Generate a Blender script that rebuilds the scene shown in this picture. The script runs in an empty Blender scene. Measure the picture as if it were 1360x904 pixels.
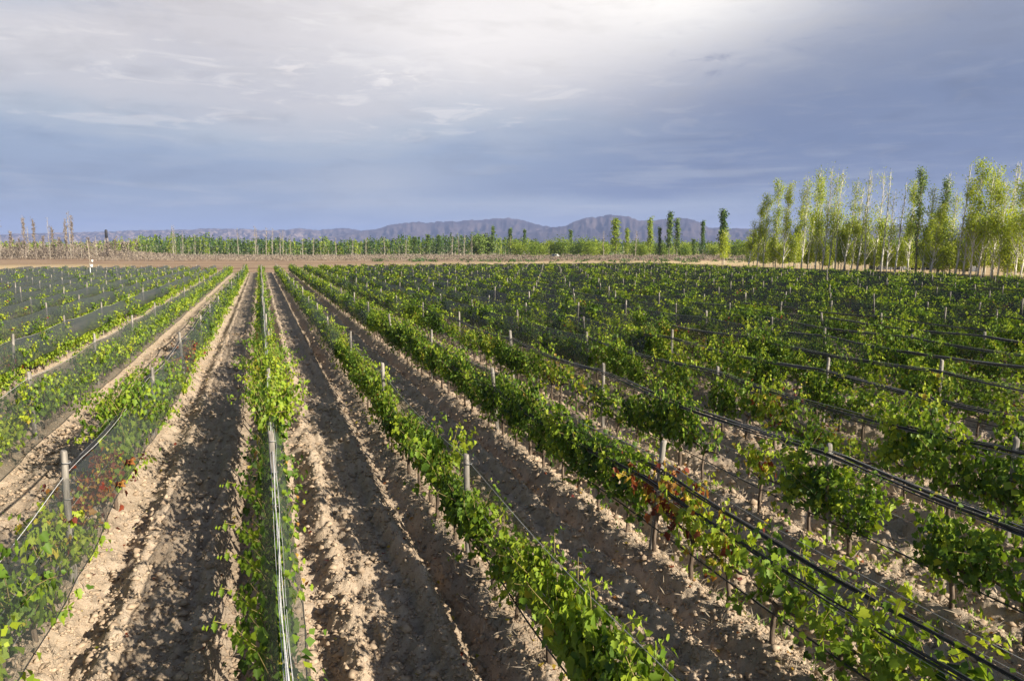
import bpy, math, random
import numpy as np
from mathutils import Vector

R = math.radians
sc = bpy.context.scene
col = sc.collection
random.seed(11)
rng = np.random.default_rng(11)

# ------------------------------------------------------------------ camera, sky, sun, exposure
H = 4.2
YAW, PITCH = R(18.06), R(6.83)
cam_d = bpy.data.cameras.new("camera")
cam_d.sensor_width = 36.0
cam_d.lens = 27.0
cam_d.clip_start = 0.1
cam_d.clip_end = 60000
cam = bpy.data.objects.new("camera", cam_d)
cam.location = (0, 0, H)
cam.rotation_euler = (R(90) - PITCH, 0, -YAW)
col.objects.link(cam)
sc.camera = cam

SUN_EL = R(26)
SUN_DIR = Vector((0.58 * math.cos(SUN_EL), -0.815 * math.cos(SUN_EL), math.sin(SUN_EL))).normalized()
sun_d = bpy.data.lights.new("sun", "SUN")
sun_d.energy = 5.0
sun_d.angle = R(0.5)
sun_d.color = (1.0, 0.90, 0.74)
sun = bpy.data.objects.new("sun", sun_d)
sun.rotation_euler = SUN_DIR.to_track_quat('Z', 'Y').to_euler()
sun.location = (30, -40, 60)
col.objects.link(sun)

EXPO = 1.2
vs = sc.view_settings
vs.view_transform = 'Standard'
vs.look = 'None'
vs.exposure = EXPO
vs.gamma = 1.0
vs.use_curve_mapping = False
sc.cycles.use_denoising = True
sc.cycles.transparent_max_bounces = 32
sc.cycles.max_bounces = 6
sc.cycles.volume_bounces = 0
sc.cycles.caustics_reflective = False
sc.cycles.caustics_refractive = False


class NT:
    """small helper to write node graphs as expressions"""
    def __init__(self, nt):
        self.nt = nt
        self.n = nt.nodes
        self.l = nt.links

    def node(self, t, **kw):
        n = self.n.new(t)
        for k, v in kw.items():
            setattr(n, k, v)
        return n

    def put(self, sock, v):
        if isinstance(v, bpy.types.NodeSocket):
            self.l.new(v, sock)
        elif isinstance(v, (tuple, list)) and len(v) == 3 and sock.type == 'RGBA':
            sock.default_value = (*v, 1)
        else:
            sock.default_value = v

    def m(self, op, a, b=0.0, c=0.0, clamp=False):
        n = self.node('ShaderNodeMath', operation=op, use_clamp=clamp)
        self.put(n.inputs[0], a)
        self.put(n.inputs[1], b)
        if op in ('MULTIPLY_ADD', 'COMPARE', 'SMOOTH_MIN'):
            self.put(n.inputs[2], c)
        return n.outputs[0]

    def mix(self, f, a, b, blend='MIX'):
        n = self.node('ShaderNodeMix', data_type='RGBA', blend_type=blend)
        self.put(n.inputs[0], f)
        self.put(n.inputs[6], a)
        self.put(n.inputs[7], b)
        return n.outputs[2]

    def smooth(self, x, lo, hi):
        n = self.node('ShaderNodeMapRange', interpolation_type='SMOOTHSTEP')
        self.put(n.inputs[0], x)
        n.inputs[1].default_value = lo
        n.inputs[2].default_value = hi
        return n.outputs[0]

    def ramp(self, x, stops):
        n = self.node('ShaderNodeValToRGB')
        cr = n.color_ramp
        while len(cr.elements) < len(stops):
            cr.elements.new(0.5)
        for e, (p, c) in zip(cr.elements, stops):
            e.position = p
            e.color = (*c, 1)
        self.put(n.inputs[0], x)
        return n.outputs[0]

    def noise(self, vec, scale, detail=4, rough=0.55, dist=0.0):
        n = self.node('ShaderNodeTexNoise')
        if vec is not None:
            self.l.new(vec, n.inputs['Vector'])
        n.inputs['Scale'].default_value = scale
        n.inputs['Detail'].default_value = detail
        n.inputs['Roughness'].default_value = rough
        n.inputs['Distortion'].default_value = dist
        return n.outputs['Fac']

    def scalev(self, vec, s):
        n = self.node('ShaderNodeMapping')
        self.l.new(vec, n.inputs[0])
        n.inputs['Scale'].default_value = s
        return n.outputs[0]


def build_world():
    w = bpy.data.worlds.new("World")
    sc.world = w
    w.use_nodes = True
    w.node_tree.nodes.clear()
    t = NT(w.node_tree)
    out = t.node('ShaderNodeOutputWorld')
    bg = t.node('ShaderNodeBackground')
    bg.inputs[1].default_value = 0.05
    t.l.new(bg.outputs[0], out.inputs[0])
    sky = t.node('ShaderNodeTexSky', sky_type='NISHITA', sun_disc=False)
    sky.sun_elevation = SUN_EL
    sky.sun_rotation = math.atan2(SUN_DIR.x, SUN_DIR.y)
    sky.air_density, sky.dust_density = 1.0, 1.0
    tc = t.node('ShaderNodeTexCoord')
    d = tc.outputs['Generated']
    sp = t.node('ShaderNodeSeparateXYZ')
    t.l.new(d, sp.inputs[0])
    deg = 180 / math.pi
    az = t.m('MULTIPLY', t.m('ARCTAN2', sp.outputs[0], sp.outputs[1]), deg)
    el = t.m('MULTIPLY', t.m('ARCSINE', sp.outputs[2]), deg)
    # cloud texture stretched along the horizon
    st = t.scalev(d, (1, 1, 3.2))
    st2 = t.scalev(d, (1, 1, 6.0))
    n1 = t.noise(st, 3.0, 5, 0.5, 0.4)
    n2 = t.noise(st2, 7.0, 6, 0.58, 0.5)
    n3 = t.noise(st, 16.0, 6, 0.62, 0.6)
    wob = t.m('ADD', t.m('MULTIPLY', t.m('SUBTRACT', n1, 0.5), 8.0), t.m('MULTIPLY', t.m('SUBTRACT', n2, 0.5), 3.0))
    hi = t.smooth(el, 1.5, 7.0)
    e2 = t.m('ADD', el, t.m('MULTIPLY', wob, hi))
    x = t.m('DIVIDE', e2, 40.0, clamp=True)

    def stops(l):
        return [(p / 40.0, c) for p, c in l]
    left = t.ramp(x, stops([(0, (.32, .405, .53)), (1.6, (.29, .38, .52)), (2.6, (.315, .395, .515)), (4.5, (.305, .38, .505)),
                            (6.5, (.34, .425, .56)), (8.5, (.48, .54, .62)), (10.5, (.60, .61, .65)),
                            (13.5, (.68, .655, .67)), (19, (.72, .69, .69)), (27, (.26, .27, .32)), (40, (.09, .11, .16))]))
    right = t.ramp(x, stops([(0, (.33, .39, .50)), (2.0, (.32, .38, .50)), (3.2, (.25, .32, .45)), (4.2, (.19, .25, .39)), (7, (.18, .24, .385)),
                             (10, (.20, .255, .395)), (13, (.25, .295, .41)), (17, (.32, .355, .46)), (24, (.22, .25, .38)),
                             (40, (.09, .11, .18))]))
    # the dark bank leans: it reaches higher toward the right
    lean = t.m('ADD', az, t.m('MULTIPLY', t.m('SUBTRACT', 9.0, e2), 1.0))
    side = t.smooth(t.m('ADD', lean, t.m('MULTIPLY', t.m('SUBTRACT', n1, .5), 14.0)), 12.0, 38.0)
    cl = t.mix(side, left, right)
    n5 = t.noise(st, 6.5, 6, .6, .7)
    n6 = t.noise(st2, 11.0, 6, .62, .8)
    up = t.smooth(el, 6.0, 10.0)
    cl = t.mix(t.m('MULTIPLY', t.m('MULTIPLY', t.smooth(n5, .50, .68), up), t.m('MULTIPLY', t.m('SUBTRACT', 1.0, side), .33)), cl, (.52, .53, .59))
    cl = t.mix(t.m('MULTIPLY', t.m('MULTIPLY', t.smooth(n6, .52, .66), up), t.m('MULTIPLY', t.m('SUBTRACT', 1.0, side), .55)), cl, (.86, .83, .82))
    cl = t.mix(t.m('MULTIPLY', t.m('MULTIPLY', t.smooth(n6, .50, .70), side), .35), cl, (.33, .37, .46))
    # pale streak just above the hills
    band = t.m('MULTIPLY', t.smooth(t.m('ABSOLUTE', t.m('SUBTRACT', t.m('ADD', el, t.m('MULTIPLY', t.m('SUBTRACT', n2, .5), 1.6)), 3.1)), 1.1, 0.0),
               t.m('MULTIPLY', t.smooth(az, 0.0, 8.0), t.smooth(az, 40.0, 30.0)))
    cl = t.mix(t.m('MULTIPLY', band, .75), cl, (.42, .48, .56))

    def blob(a0, e0, ra, re):
        u = t.m('DIVIDE', t.m('SUBTRACT', az, a0), ra)
        v = t.m('DIVIDE', t.m('SUBTRACT', el, e0), re)
        r2 = t.m('ADD', t.m('MULTIPLY', u, u), t.m('MULTIPLY', v, v))
        r2 = t.m('MULTIPLY', r2, t.m('ADD', .1, t.m('ADD', t.m('MULTIPLY', n2, 1.0), t.m('MULTIPLY', n3, .8))))
        return t.m('POWER', 2.718, t.m('MULTIPLY', r2, -1.0))
    cl = t.mix(t.m('MULTIPLY', blob(28.0, 18.6, 12.0, 4.6), 1.0, clamp=True), cl, (1.25, 1.2, 1.12))
    cl = t.mix(t.m('MULTIPLY', blob(15.0, 15.4, 11.0, 4.2), .9), cl, (1.02, .97, .94))
    cl = t.mix(t.m('MULTIPLY', blob(-14.0, 12.5, 7.0, 1.6), .5), cl, (.80, .77, .77))
    cl = t.mix(t.m('MULTIPLY', blob(8.0, 4.8, 5.5, 1.5), .65), cl, (.50, .54, .60))
    # little bright puffs and dark flecks
    n4 = t.noise(st, 42.0, 5, .65, .8)
    puff = t.smooth(n4, .44, .62)
    cl = t.mix(t.m('MULTIPLY', t.m('MULTIPLY', blob(9.8, 12.0, 2.2, .9), puff), 1.0, clamp=True), cl, (1.0, .95, .92))
    cl = t.mix(t.m('MULTIPLY', t.m('MULTIPLY', blob(2.6, 12.3, 1.2, .5), puff), .9), cl, (.95, .9, .88))
    streak = t.smooth(t.noise(t.scalev(d, (1, 1, 12.0)), 5.0, 5, .55, .3), .48, .68)
    cl = t.mix(t.m('MULTIPLY', streak, t.m('MULTIPLY', t.smooth(el, 10.0, 3.0), .5)), cl, (.49, .53, .58))
    fl = t.m('MULTIPLY', t.smooth(n3, .60, .72), t.m('MULTIPLY', t.smooth(el, 10, 13), t.smooth(az, 20, 34)))
    cl = t.mix(t.m('MULTIPLY', fl, .55), cl, (.24, .27, .38))
    g = t.m('ADD', .60, t.m('ADD', t.m('MULTIPLY', n3, .35), t.m('MULTIPLY', n2, .45)))
    cl = t.mix(1.0, cl, t.mix(g, (0, 0, 0), (1, 1, 1)), 'MULTIPLY')
    sc_ = t.node('ShaderNodeVectorMath', operation='SCALE')
    t.l.new(cl, sc_.inputs[0])
    sc_.inputs['Scale'].default_value = 20.0 / (2 ** EXPO)
    # cloud covers the sky ahead; behind the camera it opens to clear sky
    fwd = (math.sin(YAW), math.cos(YAW), 0)
    dt = t.node('ShaderNodeVectorMath', operation='DOT_PRODUCT')
    t.l.new(d, dt.inputs[0])
    dt.inputs[1].default_value = fwd
    cover = t.smooth(t.m('ADD', dt.outputs['Value'], t.m('MULTIPLY', t.m('SUBTRACT', n1, .5), .5)), -0.05, 0.35)
    hole = t.m('MULTIPLY', blob(-15.5, 16.5, 5.0, 1.9), .8)
    cover = t.m('SUBTRACT', cover, hole, clamp=True)
    t.l.new(t.mix(cover, sky.outputs[0], sc_.outputs[0]), bg.inputs[0])


build_world()

# ------------------------------------------------------------------ helpers
F = 1020.0
cy, sy = math.cos(YAW), math.sin(YAW)
cp, sp_ = math.cos(PITCH), math.sin(PITCH)


def project(x, y, z):
    """photo pixel (1360x904) and depth of a world point"""
    xc = x * cy - y * sy
    fz = x * sy + y * cy
    dz = z - H
    zc = fz * cp - dz * sp_
    yc = dz * cp + fz * sp_
    zc_ = np.maximum(zc, 0.01)
    return 680 + F * xc / zc_, 452 - F * yc / zc_, zc


def place(px, depth):
    """ground position seen at photo column px, at a forward distance"""
    xc = (px - 680) / F * depth * 1.0
    return (depth * sy + xc * cy, depth * cy - xc * sy)


def height(ytop, depth):
    return H + (330 - ytop) / F * depth


def _hash(ix, iy, seed):
    n = (ix.astype(np.int64) * 374761393 + iy.astype(np.int64) * 668265263 + seed * 974634777) & 0xFFFFFFFF
    n = ((n ^ (n >> 13)) * 1274126177) & 0xFFFFFFFF
    n = ((n ^ (n >> 16)) * 2246822519) & 0xFFFFFFFF
    return ((n ^ (n >> 15)) & 0xFFFFFF) / float(0xFFFFFF)


def vnoise(x, y, seed=0):
    x = np.asarray(x, float)
    y = np.asarray(y, float)
    ix, iy = np.floor(x), np.floor(y)
    fx, fy = x - ix, y - iy
    fx = fx * fx * (3 - 2 * fx)
    fy = fy * fy * (3 - 2 * fy)
    a = _hash(ix, iy, seed)
    b = _hash(ix + 1, iy, seed)
    c = _hash(ix, iy + 1, seed)
    d = _hash(ix + 1, iy + 1, seed)
    return a + (b - a) * fx + (c - a) * fy + (a - b - c + d) * fx * fy - 0.5


ROW = 2.43
ROW0 = 0.06
K0, K1 = -14, 30
YEND = 138.0


def ground_h(x, y):
    x = np.asarray(x, float)
    y = np.asarray(y, float)
    infield = np.clip((YEND + 3 - y) / 2.0, 0, 1) * np.clip((x + 40) / 2, 0, 1) * np.clip((75.5 - x) / 2, 0, 1)
    xw = x + 0.10 * vnoise(x * .3, y * .35, 3) + .05 * vnoise(x, y * 1.1, 4)
    k = np.round((xw - ROW0) / ROW)
    u = xw - ROW0 - k * ROW
    a = np.abs(u)
    amp = .8 + .8 * (vnoise(k * 7.3, y * .22, 5) + .3 * vnoise(k * 3.1, y * .9, 6))
    soft = np.where((k <= -1) & (u < 0) | (k <= -2), .45, 1.0)
    berm = .13 * np.exp(-(u / .17) ** 2)
    ditch = -.24 * np.exp(-((a - .42) / .17) ** 2)
    ridge = .20 * np.exp(-((a - .76) / .13) ** 2)
    ridge = np.where(u > 0, ridge * .55, ridge)
    ditch = np.where(u > 0, ditch * .6, ditch)
    prof = berm + (ditch + ridge) * amp * soft
    # combed furrows left by the tines in the middle of the alley
    tine = np.clip((a - .55) / .3, 0, 1)
    tread = .028 * np.cos(u * 2 * math.pi / .27) * np.clip((a - .8) / .15, 0, 1)
    comb = vnoise(x * 1.1 + 3, y * 4.2 + .8 * np.sin(x * 3), 8) * .15 + vnoise(x * 2.6, y * 7.5, 9) * .10
    rough = vnoise(x * 5.5, y * 5.5, 10) * .10 + vnoise(x * 11, y * 11, 11) * .075 + vnoise(x * 23, y * 23, 12) * .045
    h = prof + tread * soft + comb * 1.15 * tine * (.4 + .6 * soft) + rough * (.5 + .5 * soft) * (1 - .4 * np.exp(-(u / .2) ** 2))
    far = vnoise(x * .05, y * .05, 20) * .25 + vnoise(x * .4, y * .4, 21) * .12
    return h * infield + far * (1 - infield)


def gh(x, y):
    return float(ground_h(np.array([x]), np.array([y]))[0])


class MB:
    """mesh collector"""
    def __init__(self):
        self.v = []
        self.f = {}
        self.n = 0
        self.t = []

    def add(self, v, faces, tint=None, mat=0):
        v = np.asarray(v, float).reshape(-1, 3)
        for f in ([faces] if isinstance(faces, np.ndarray) else faces):
            f = np.asarray(f, np.int64)
            if f.ndim == 1:
                f = f[None]
            self.f.setdefault((f.shape[1], mat), []).append(f + self.n)
        self.v.append(v)
        self.t.append(np.full(len(v), .5) if tint is None else np.broadcast_to(np.asarray(tint, float), (len(v),)))
        self.n += len(v)

    def tube(self, pts, rad, sides=6, cap=True, tint=None, mat=0):
        pts = np.asarray(pts, float)
        n = len(pts)
        rad = np.broadcast_to(np.asarray(rad, float), (n,))
        tan = np.gradient(pts, axis=0)
        tan /= np.linalg.norm(tan, axis=1)[:, None] + 1e-9
        ref = np.array([0, 0, 1.0]) if abs(tan[0, 2]) < .8 else np.array([1.0, 0, 0])
        a = np.cross(tan, ref)
        a /= np.linalg.norm(a, axis=1)[:, None] + 1e-9
        b = np.cross(tan, a)
        th = np.arange(sides) / sides * 2 * math.pi
        ring = pts[:, None] + rad[:, None, None] * (np.cos(th)[None, :, None] * a[:, None] + np.sin(th)[None, :, None] * b[:, None])
        i = np.arange(n - 1)[:, None] * sides
        j = np.arange(sides)[None]
        j2 = (j + 1) % sides
        q = np.stack([i + j, i + j2, i + sides + j2, i + sides + j], -1).reshape(-1, 4)
        fs = [q]
        if cap:
            fs += [np.arange(sides)[::-1][None], (np.arange(sides) + (n - 1) * sides)[None]]
        self.add(ring.reshape(-1, 3), fs, tint, mat)

    def box(self, c, s, tint=None, mat=0, rz=0.0):
        c = np.asarray(c, float)
        s = np.asarray(s, float) / 2
        v = np.array([[a, b, d] for d in (-1, 1) for b in (-1, 1) for a in (-1, 1)], float) * s
        if rz:
            ca, sa = math.cos(rz), math.sin(rz)
            v = np.stack([v[:, 0] * ca - v[:, 1] * sa, v[:, 0] * sa + v[:, 1] * ca, v[:, 2]], 1)
        self.add(v + c, np.array([[0, 2, 3, 1], [4, 5, 7, 6], [0, 1, 5, 4], [2, 6, 7, 3], [0, 4, 6, 2], [1, 3, 7, 5]]), tint, mat)

    def mesh(self, name, mats, smooth=False):
        me = bpy.data.meshes.new(name)
        v = np.concatenate(self.v)
        loops, starts, midx, pos = [], [], [], 0
        for (k, mi), l in self.f.items():
            a = np.concatenate(l)
            loops.append(a.reshape(-1))
            starts.append(np.arange(len(a)) * k + pos)
            midx.append(np.full(len(a), mi))
            pos += a.size
        loops, starts, midx = np.concatenate(loops), np.concatenate(starts), np.concatenate(midx)
        me.vertices.add(len(v))
        me.vertices.foreach_set('co', v.astype(np.float32).reshape(-1))
        me.loops.add(len(loops))
        me.loops.foreach_set('vertex_index', loops.astype(np.int32))
        me.polygons.add(len(starts))
        me.polygons.foreach_set('loop_start', starts.astype(np.int32))
        me.polygons.foreach_set('material_index', midx.astype(np.int32))
        if smooth:
            me.polygons.foreach_set('use_smooth', np.ones(len(starts), bool))
        at = me.attributes.new('tint', 'FLOAT', 'POINT')
        at.data.foreach_set('value', np.concatenate(self.t).astype(np.float32))
        me.update(calc_edges=True)
        me.validate()
        for m in (mats if isinstance(mats, (list, tuple)) else [mats]):
            me.materials.append(m)
        return me

    def obj(self, name, mats, parent=None, smooth=False):
        return link(name, self.mesh(name, mats, smooth), parent)


def link(name, data, parent=None):
    o = bpy.data.objects.new(name, data)
    col.objects.link(o)
    if parent:
        o.parent = parent
    return o


def tag(o, label=None, cat=None, group=None, kind=None):
    if label:
        o['label'] = label
    if cat:
        o['category'] = cat
    if group:
        o['group'] = group
    if kind:
        o['kind'] = kind
    return o


def empty(name, loc, label, cat, group=None, rz=0.0):
    o = bpy.data.objects.new(name, None)
    o.empty_display_size = .2
    o.location = loc
    o.rotation_euler = (0, 0, rz)
    col.objects.link(o)
    return tag(o, label, cat, group)


ORD = ['zeroth', 'first', 'second', 'third', 'fourth', 'fifth', 'sixth', 'seventh', 'eighth', 'ninth', 'tenth', 'eleventh', 'twelfth',
       'thirteenth', 'fourteenth', 'fifteenth', 'sixteenth', 'seventeenth', 'eighteenth', 'nineteenth', 'twentieth']
TENS = {2: 'twenty', 3: 'thirty', 4: 'forty', 5: 'fifty', 6: 'sixty', 7: 'seventy', 8: 'eighty', 9: 'ninety'}
TENTH = {2: 'twentieth', 3: 'thirtieth', 4: 'fortieth', 5: 'fiftieth', 6: 'sixtieth', 7: 'seventieth', 8: 'eightieth', 9: 'ninetieth'}


def ordw(n):
    if n <= 20:
        return ORD[n]
    return TENTH[n // 10] if n % 10 == 0 else TENS[n // 10] + '-' + ORD[n % 10]


def rowname(k):
    if k == 0:
        return 'the narrow central row'
    return 'the %s row %s of the central row' % (ordw(abs(k)), 'right' if k > 0 else 'left')


# ------------------------------------------------------------------ materials
def new_mat(name):
    m = bpy.data.materials.new(name)
    m.use_nodes = True
    m.node_tree.nodes.clear()
    t = NT(m.node_tree)
    out = t.node('ShaderNodeOutputMaterial')
    return m, t, out


def pbsdf(t, color, rough=.8, spec=.3, normal=None):
    b = t.node('ShaderNodeBsdfPrincipled')
    t.put(b.inputs['Base Color'], color)
    t.put(b.inputs['Roughness'], rough)
    b.inputs['Specular IOR Level'].default_value = spec
    if normal is not None:
        t.l.new(normal, b.inputs['Normal'])
    return b.outputs[0]


def bump(t, h, strength=.5, dist=.02):
    b = t.node('ShaderNodeBump')
    b.inputs['Strength'].default_value = strength
    b.inputs['Distance'].default_value = dist
    t.l.new(h, b.inputs['Height'])
    return b.outputs[0]


def attr(t, name='tint'):
    a = t.node('ShaderNodeAttribute', attribute_name=name)
    return a.outputs['Fac']


def mat_leaf(name, stops, trans=.35, rough=.55, spec=.35, rnd=.12, boost=1.15):
    """tint 0..1 picks the colour of each leaf"""
    m, t, out = new_mat(name)
    a = attr(t)
    oi = t.node('ShaderNodeObjectInfo')
    f = t.m('ADD', a, t.m('MULTIPLY', t.m('SUBTRACT', oi.outputs['Random'], .5), rnd), clamp=True)
    c = t.ramp(f, stops)
    b = pbsdf(t, c, rough, spec)
    tr = t.node('ShaderNodeBsdfTranslucent')
    t.put(tr.inputs[0], t.mix(.5, c, t.mix(1.0, c, (boost * 1.25, boost * 1.2, .55), 'MULTIPLY')))
    mx = t.node('ShaderNodeMixShader')
    mx.inputs[0].default_value = trans
    t.l.new(b, mx.inputs[1])
    t.l.new(tr.outputs[0], mx.inputs[2])
    t.l.new(mx.outputs[0], out.inputs[0])
    return m


# 0 .. .62 greens, .62 .. .8 yellowing, .8 .. 1 red and brown
M_VINE = mat_leaf('vine_leaf', [(0, (.022, .052, .008)), (.25, (.098, .180, .018)), (.5, (.25, .345, .027)), (.64, (.38, .43, .03)),
                                (.74, (.46, .40, .045)), (.82, (.33, .15, .035)), (.9, (.22, .045, .02)), (1, (.11, .022, .02))], trans=.38)
M_POP = mat_leaf('poplar_leaf', [(0, (.09, .16, .018)), (.35, (.21, .29, .024)), (.7, (.35, .43, .038)), (1, (.46, .50, .05))], trans=.45, boost=1.1)
M_GREEN = mat_leaf('dark_poplar_leaf', [(0, (.030, .070, .016)), (.5, (.075, .14, .025)), (1, (.18, .25, .035))], trans=.25)
M_DRY = mat_leaf('dry_twig', [(0, (.12, .10, .09)), (.5, (.24, .20, .16)), (1, (.38, .32, .24))], trans=.15, spec=.1)


def mat_simple(name, c1, c2, scale=6, rough=.8, spec=.25, bs=.3, stretch=(1, 1, 1), coord='Object', bd=.02):
    m, t, out = new_mat(name)
    tc = t.node('ShaderNodeTexCoord')
    v = t.scalev(tc.outputs[coord], stretch)
    n = t.noise(v, scale, 5, .6)
    c = t.mix(t.smooth(n, .3, .7), c1, c2)
    t.l.new(pbsdf(t, c, rough, spec, bump(t, n, bs, bd)), out.inputs[0])
    return m


M_POST = mat_simple('weathered_wood', (.10, .09, .08), (.34, .31, .27), 14, .85, .2, .6, (1, 1, .12))
M_BARK = mat_simple('vine_bark', (.07, .052, .04), (.19, .145, .11), 22, .9, .15, .8, (1, 1, .25))
M_CANE = mat_simple('vine_cane', (.20, .15, .06), (.30, .24, .10), 10, .7, .2, .1)
M_WHITEBARK = mat_simple('poplar_bark', (.38, .355, .31), (.66, .64, .58), 3, .8, .2, .3, (1, 1, .4))
M_PALEBARK = mat_simple('pale_bark', (.28, .25, .20), (.48, .44, .36), 3, .8, .2, .3, (1, 1, .4))
M_GREYBARK = mat_simple('grey_bark', (.16, .13, .11), (.36, .31, .26), 3, .85, .2, .3, (1, 1, .4))
M_ROPE = mat_simple('white_cord', (.42, .42, .42), (.66, .66, .64), 30, .45, .5, .1)
M_WIRE = mat_simple('steel_wire', (.22, .22, .22), (.36, .36, .35), 20, .45, .5, .1)
M_HOSE = mat_simple('black_plastic', (.014, .014, .015), (.04, .04, .042), 20, .6, .3, .1)
M_WHITE = mat_simple('white_paint', (.66, .66, .64), (.8, .8, .78), 6, .5, .4, .05)
M_VAN = mat_simple('dusty_white_paint', (.42, .41, .39), (.55, .54, .52), 2, .6, .3, .02)
M_BLUE = mat_simple('blue_plastic', (.05, .14, .50), (.22, .34, .62), 12, .4, .5, .05)
M_DARK = mat_simple('dark_tarp', (.012, .012, .014), (.03, .03, .033), 3, .5, .4, .6, bd=.1)
M_RAIL = mat_simple('pale_boards', (.30, .25, .18), (.50, .44, .34), 5, .8, .2, .2)
M_GLASS = mat_simple('window_glass', (.02, .025, .03), (.04, .045, .05), 2, .1, .6, 0)
M_TYRE = mat_simple('tyre_rubber', (.015, .015, .015), (.03, .03, .03), 9, .8, .2, .1)


def mat_net(name, c, dens):
    m, t, out = new_mat(name)
    tc = t.node('ShaderNodeTexCoord')
    n = t.noise(t.scalev(tc.outputs['Object'], (1, .6, .25)), 4.0, 5, .6)
    n2 = t.noise(t.scalev(tc.outputs['Object'], (1, 6, .6)), 6.0, 3, .6)
    cov = t.m('ADD', dens - .07, t.m('ADD', t.m('MULTIPLY', n, .09), t.m('MULTIPLY', n2, .06)))
    g = t.node('ShaderNodeNewGeometry')
    dt = t.node('ShaderNodeVectorMath', operation='DOT_PRODUCT')
    t.l.new(g.outputs['Normal'], dt.inputs[0])
    t.l.new(g.outputs['Incoming'], dt.inputs[1])
    cs = t.m('MAXIMUM', t.m('ABSOLUTE', dt.outputs['Value']), .20)
    f = t.m('SUBTRACT', 1.0, t.m('POWER', t.m('SUBTRACT', 1.0, cov), t.m('DIVIDE', 1.0, cs)), clamp=True)
    b = pbsdf(t, c, .55, .4)
    tr = t.node('ShaderNodeBsdfTransparent')
    mx = t.node('ShaderNodeMixShader')
    t.put(mx.inputs[0], f)
    t.l.new(tr.outputs[0], mx.inputs[1])
    t.l.new(b, mx.inputs[2])
    t.l.new(mx.outputs[0], out.inputs[0])
    return m


M_NET = mat_net('hail_net_mesh', (.052, .062, .058), .135)
M_NETFAR = mat_net('hail_net_mesh_dense', (.050, .060, .058), .225)


def mat_soil():
    m, t, out = new_mat('vineyard_soil')
    g = t.node('ShaderNodeNewGeometry')
    p = g.outputs['Position']
    s = t.node('ShaderNodeSeparateXYZ')
    t.l.new(p, s.inputs[0])
    X, Y = s.outputs[0], s.outputs[1]
    n0 = t.noise(p, .35, 4, .6)
    n1 = t.noise(p, 2.2, 5, .6)
    n2 = t.noise(p, 14, 6, .65)
    n3 = t.noise(p, 70, 4, .7)
    soil = t.mix(t.smooth(n1, .3, .7), (.345, .27, .195), (.47, .38, .29))
    soil = t.mix(t.m('MULTIPLY', t.smooth(n2, .45, .75), .6), soil, (.54, .45, .345))
    soil = t.mix(t.m('MULTIPLY', t.smooth(n3, .5, .3), .5), soil, (.20, .145, .10))
    # land past the vines: reddish weeds, a straw coloured verge
    b0 = t.noise(t.scalev(p, (.3, 1, 1)), .05, 5, .65)
    b1 = t.noise(t.scalev(p, (.25, 1, 1)), .35, 4, .7)
    rough_ = t.mix(t.smooth(t.m('ADD', t.m('MULTIPLY', b0, .6), t.m('MULTIPLY', b1, .4)), .40, .60), (.20, .130, .085), (.34, .25, .165))
    straw = t.mix(b1, (.40, .30, .15), (.62, .50, .31))
    yy = t.m('ADD', Y, t.m('MULTIPLY', t.m('SUBTRACT', b0, .5), 40))
    vg = t.m('MULTIPLY', t.smooth(yy, 146, 168), t.smooth(yy, 250, 205))
    vg = t.m('MULTIPLY', vg, t.smooth(X, 5, 90))
    far = t.mix(vg, rough_, straw)
    lft = t.m('MULTIPLY', t.smooth(X, -20, -50), t.smooth(t.m('ABSOLUTE', t.m('SUBTRACT', yy, 185)), 60, 10))
    far = t.mix(t.m('MULTIPLY', lft, .8), far, straw)
    side = t.smooth(X, 76, 80)
    far = t.mix(t.m('MULTIPLY', side, t.smooth(Y, 220, 120)), far, t.mix(b1, (.33, .24, .13), (.52, .40, .24)))
    plain = t.mix(t.smooth(b0, .4, .6), (.10, .10, .05), (.22, .18, .11))
    far = t.mix(t.smooth(Y, 420, 520), far, plain)
    f = t.m('MAXIMUM', t.smooth(Y, 138.5, 142), side)
    f = t.m('MAXIMUM', f, t.smooth(X, -37.5, -40))
    c = t.mix(f, soil, far)
    h = t.m('ADD', t.m('MULTIPLY', n2, .7), t.m('MULTIPLY', n3, .4))
    t.l.new(pbsdf(t, c, .95, .1, bump(t, h, .9, .05)), out.inputs[0])
    return m


M_SOIL = mat_soil()
M_CLOD = mat_simple('soil_clods', (.27, .20, .14), (.42, .33, .24), 9, .95, .1, .5, coord='Object')


def mat_hill():
    m, t, out = new_mat('hill_rock')
    g = t.node('ShaderNodeNewGeometry')
    p = g.outputs['Position']
    s = t.node('ShaderNodeSeparateXYZ')
    t.l.new(p, s.inputs[0])
    n = t.noise(t.scalev(p, (1, 1, 2.5)), .004, 6, .65)
    n2 = t.noise(t.scalev(p, (1, 1, .3)), .016, 5, .65)
    c = t.mix(t.smooth(n, .35, .65), (.028, .024, .030), (.075, .058, .055))
    pale = t.m('MULTIPLY', t.smooth(n2, .46, .62), t.smooth(s.outputs[0], 1500, -200))
    c = t.mix(t.m('MULTIPLY', pale, .75), c, (.34, .26, .21))
    t.l.new(pbsdf(t, c, .95, .1), out.inputs[0])
    return m


M_HILL = mat_hill()


def mat_haze():
    m, t, out = new_mat('haze_air')
    v = t.node('ShaderNodeVolumePrincipled')
    v.inputs['Color'].default_value = (.38, .49, .88, 1)
    v.inputs['Density'].default_value = 8.5e-5
    v.inputs['Anisotropy'].default_value = 0.0
    t.l.new(v.outputs[0], out.inputs['Volume'])
    return m


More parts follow.
